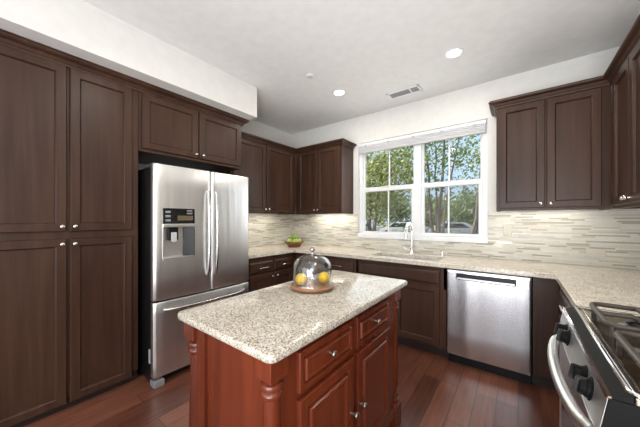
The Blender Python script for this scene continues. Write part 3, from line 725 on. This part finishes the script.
# ------------------------------------------------------------------ wall plates
Wp = face('ny', YB-.010)
def plate(u0, u1, v0, v1, name, lb, kind):
    t = thing(name, lb, 'switch' if kind == 's' else 'outlet', ((u0+u1)/2, YB-.01, v0))
    MB().panel(Wp, u0, u1, v0, v1, [(0, 0), (0, .003), (.003, .006), (.01, .006)]).build('cover_plate', PLATE, t)
    if kind == 's': box_fn(MB(), Wp, (u0+u1)/2-.017, (u0+u1)/2+.017, (v0+v1)/2-.033, (v0+v1)/2+.033, .005, .009, .001).build('rocker', PLATE, t)
    else:
        for q in (-.022, .022): box_fn(MB(), Wp, (u0+u1)/2+q-.014, (u0+u1)/2+q+.014, (v0+v1)/2-.016, (v0+v1)/2+.016, .005, .008, .002).build('receptacle', PLATE, t)
plate(-.122, -.052, 1.155, 1.270, 'light_switch', 'ivory light switch on the tiles just right of the window', 's')
plate(-.125, -.010, 1.000, 1.070, 'wall_outlet', 'ivory outlet low on the tiles below the light switch', 'o')
plate(.470, .592, .998, 1.068, 'wall_outlet', 'ivory outlet on the tiles near the right corner', 'o')

# ------------------------------------------------------------------ ceiling fittings
for x, y, lb in ((-1.625, 2.492, 'round recessed ceiling light left of the air vent'), (-.445, 2.505, 'round recessed ceiling light right of the air vent')):
    t = thing('ceiling_light', lb, 'ceiling light', (x, y, ZC-.01), 'recessed ceiling lights')
    MB().lathe((x, y, ZC), [(.074, 0), (.074, -.004), (.062, -.008), (.056, -.004), (.056, 0), (.074, 0)], 32).build('trim_ring', WHITE, t, smooth=40)
    MB().lathe((x, y, ZC), [(0, -.004), (.057, -.004), (.057, -.001), (0, -.001)], 32).build('lens', LAMP, t)
    l = light('ceiling_lamp', 'AREA', (x, y, ZC-.012), 7, (1, .93, .82), aim=(x, y, 0), size=.11); l.data.shape = 'DISK'
for x, y in ((-1.05, .75), (.1, .75), (-1.05, -1.2), (.1, -1.2)):  # extra ceiling lamps out of view, added to light the room
    t = thing('ceiling_light', 'round recessed ceiling light added out of view to light the room', 'ceiling light', (x, y, ZC-.01), 'added ceiling lights')
    MB().lathe((x, y, ZC), [(.074, 0), (.074, -.004), (.062, -.008), (.056, -.004), (.056, 0), (.074, 0)], 32).build('trim_ring', WHITE, t, smooth=40)
    MB().lathe((x, y, ZC), [(0, -.004), (.057, -.004), (.057, -.001), (0, -.001)], 32).build('lens', LAMP, t)
    l = light('ceiling_lamp', 'AREA', (x, y, ZC-.012), 7, (1, .93, .82), aim=(x, y, 0), size=.11); l.data.shape = 'DISK'
tag(MB().lathe((-1.665, 2.021, ZC), [(0, -.016), (.030, -.016), (.034, -.010), (.040, -.003), (.040, -.0005), (0, -.0005)], 28).build('sprinkler_cover', plain('sprinkler_white', (.62, .61, .59), .6), smooth=40), 'small round sprinkler cover on the ceiling left of the lights', 'sprinkler')
v = thing('air_vent', 'white rectangular air vent in the ceiling between the two lights', 'vent', (-1.03, 2.93, ZC-.012))
vx0, vx1, vy0, vy1 = -1.215, -.845, 2.845, 3.005
mb = MB().box(vx0, vx1, vy0, vy0+.028, ZC-.010, ZC-.0005, .003).box(vx0, vx1, vy1-.028, vy1, ZC-.010, ZC-.0005, .003).box(vx0, vx0+.028, vy0, vy1, ZC-.010, ZC-.0005, .003).box(vx1-.028, vx1, vy0, vy1, ZC-.010, ZC-.0005, .003).box(-.965, -.95, vy0, vy1, ZC-.010, ZC-.0005, .003)
mb.build('vent_frame', WHITE, v)
MB().box(vx0+.02, vx1-.02, vy0+.02, vy1-.02, ZC-.003, ZC-.0005).build('backing', VENTD, v)
for k in range(7):
    y = vy0+.038+k*.014
    MB().prism([(y, ZC-.003), (y+.003, ZC-.003), (y+.010, ZC-.009), (y+.007, ZC-.009)], lambda a, b, e: (e, a, b), vx0+.028, vx1-.028).build('slat', SLAT, v)

# ------------------------------------------------------------------ outdoors
GZ = -.35
m, nt, p = nodes('lawn'); n = noise(nt, coords(nt), .5, 6, .7); r = ramp(nt, [(.35, (.10, .12, .05)), (.5, (.20, .18, .11)), (.65, (.30, .28, .20))]); L(nt, n.outputs['Fac'], r.inputs['Fac']); L(nt, r.outputs['Color'], p.inputs['Base Color']); setp(p, Roughness=.95)
g = struct(MB().box(-60, 60, 3.6, 110, GZ-.1, GZ).build('ground', m))
road = struct(MB().box(-60, 60, 19.5, 26.0, GZ, GZ+.012).build('street', plain('asphalt', (.13, .13, .13), .9)))
def tree(name, lb, x, y, stems, crown_c, crown_r, nleaf, lsz, mat, seed, group='trees outside the window', holes=.0, twig=14):
    rd = random.Random(seed); t = thing(name, lb, 'tree', (x, y, GZ), group)
    tips = []
    mb = MB()
    for (tx, ty, tz, r) in stems:
        pts, rs = [], []
        for k in range(9):
            q = k/8; pts.append((x+tx*q**1.15+rd.uniform(-.04, .04)*(k > 0), y+ty*q+rd.uniform(-.04, .04)*(k > 0), GZ-.05+(tz-GZ)*q)); rs.append(r*(1-.72*q))
        mb.tube(pts, rs, 8); tips += [Vector(pts[j]) for j in (4, 5, 6, 7, 8)]
    cen = Vector((x+crown_c[0], y+crown_c[1], crown_c[2])); cr = Vector(crown_r)
    cl = []
    for k in range(twig):
        while True:
            d = Vector((rd.uniform(-1, 1), rd.uniform(-1, 1), rd.uniform(-1, 1)))
            if d.length < 1: break
        c = cen+Vector((d.x*cr.x, d.y*cr.y, d.z*cr.z)); cl.append(c)
        a = min(tips, key=lambda q: (q-c).length); mid = (a+c)/2+Vector((0, 0, .15))
        mb.tube([a, mid, c], [stems[0][3]*.28, stems[0][3]*.18, .008], 6)
    mb.build('trunk', BARK, t, smooth=60)
    b = bmesh.new(); per = max(1, nleaf//len(cl)); rad = (cr.x+cr.y+cr.z)/3*holes
    for c in cl:
        for _ in range(per):
            p = c+Vector((rd.gauss(0, 1), rd.gauss(0, 1), rd.gauss(0, .8)))*rad
            nrm = Vector((rd.uniform(-1, 1), rd.uniform(-1, 1), rd.uniform(-1, 1))).normalized()
            u = nrm.orthogonal().normalized(); w_ = nrm.cross(u); s_ = lsz*rd.uniform(.6, 1.3)
            b.faces.new([b.verts.new(p+u*s_), b.verts.new(p+w_*s_*.5), b.verts.new(p-u*s_), b.verts.new(p-w_*s_*.5)])
    me = MB(); me.join(b); me.build('foliage', mat, t)
    return t
tree('tree', 'slender many stemmed tree nearest the right window sash', -2.05, 8.7, [(-.45, .1, 4.6, .065), (.25, .2, 4.9, .07), (.75, -.1, 4.4, .05), (-.1, .3, 4.6, .045)], (.25, 0, 3.7), (1.5, 1.4, 1.5), 2500, .06, LEAF[0], 3, holes=.26, twig=34)
tree('tree', 'leafy tree filling the left window sash', -4.25, 8.6, [(-.2, .2, 3.8, .10), (.5, .1, 4.0, .08), (-.5, -.1, 3.4, .06)], (.35, .2, 2.75), (1.35, 1.2, 1.35), 4600, .065, LEAF[1], 5, holes=.27, twig=30)
tree('tree', 'thin leaning tree at the right end of the window', -1.45, 11.2, [(.5, .1, 4.3, .07), (.9, .2, 3.8, .05)], (.9, .1, 3.4), (1.0, .9, 1.3), 1000, .065, LEAF[0], 8, holes=.28, twig=16)
for i, (x, y, h_, sd) in enumerate(((-17.5, 33, 7.0, 21), (-12.8, 31, 6.0, 22), (-8.6, 34, 5.2, 23), (-4.4, 33, 4.6, 24), (-.6, 35, 4.4, 25), (-21.5, 36, 7.5, 26), (3.0, 34, 5.0, 27))):
    tree('tree', ['broad tree across the street seen low in the left sash', 'rounded tree across the street left of the faucet', 'bushy tree across the street behind the mullion', 'pale tree across the street behind the many stemmed tree', 'small tree across the street at the right sash', 'tall tree across the street at the far left of the window', 'tree across the street beyond the right window jamb'][i],
         x, y, [(0, 0, h_*.75, .2)], (0, 0, h_*.52), (2.6, 2.0, h_*.40), 1700, .26, LEAF[2], sd, 'trees across the street', .30, 22)
for i, (x, y, sd) in enumerate(((-8.3, 15.5, 41), (-5.7, 15.8, 42), (-3.1, 15.6, 43))):
    t = thing('shrub', ['low shrub outside at the left of the left sash', 'low shrub outside behind the faucet', 'low shrub outside behind the right sash'][i], 'shrub', (x, y, GZ), 'shrubs in the yard')
    rd = random.Random(sd); b = bmesh.new()
    for _ in range(1500):
        d = Vector((rd.gauss(0, .36), rd.gauss(0, .32), abs(rd.gauss(0, .42)))); p = Vector((x, y, GZ+.02))+d
        nrm = Vector((rd.uniform(-1, 1), rd.uniform(-1, 1), rd.uniform(-1, 1))).normalized(); u = nrm.orthogonal().normalized(); w_ = nrm.cross(u); s_ = .08*rd.uniform(.6, 1.2)
        b.faces.new([b.verts.new(p+u*s_), b.verts.new(p+w_*s_*.5), b.verts.new(p-u*s_), b.verts.new(p-w_*s_*.5)])
    MB().join(b).build('foliage', LEAF[0], t)
def car(x, y, body, lb, rot=0):
    t = thing('car', lb, 'car', (x, y, GZ+.012), 'cars parked across the street')
    z = GZ+.012
    prof = [(-2.1, .35), (-2.15, .60), (-2.0, .82), (-1.35, .92), (-.75, 1.38), (.65, 1.42), (1.35, 1.0), (2.1, .90), (2.2, .60), (2.15, .35)]
    MB().prism(prof, lambda a, b, e: (x+a, e, z+b), y-.85, y+.85, .05).build('body', body, t, smooth=40)
    MB().prism([(-1.15, .95), (-.70, 1.32), (.58, 1.35), (1.12, 1.0)], lambda a, b, e: (x+a, e, z+b), y-.86, y-.84).build('side_window', BLKG, t)
    for wx in (-1.35, 1.35):
        for wy in (y-.87, y+.67): MB().cyl((x+wx, wy, z+.33), (x+wx, wy+.2, z+.33), .33, 20, .03).build('wheel', BLK, t, smooth=40)
car(-4.2, 24.6, plain('car_grey', (.16, .17, .18), .3), 'grey car parked across the street behind the right sash')
car(-8.6, 24.4, plain('car_silver', (.30, .31, .32), .3), 'silver car parked across the street behind the mullion')
car(-13.0, 24.6, plain('car_blue_grey', (.22, .25, .29), .3), 'blue grey car parked across the street behind the left sash')
bo = MB(); bo.ball((-1.75, 18.2, GZ+.32), .42, (1.05, .9, .85), 18, 10)
tag(bo.build('boulder', plain('pale_stone', (.55, .53, .50), .9), smooth=80), 'pale rounded boulder in the yard low in the right sash', 'boulder')
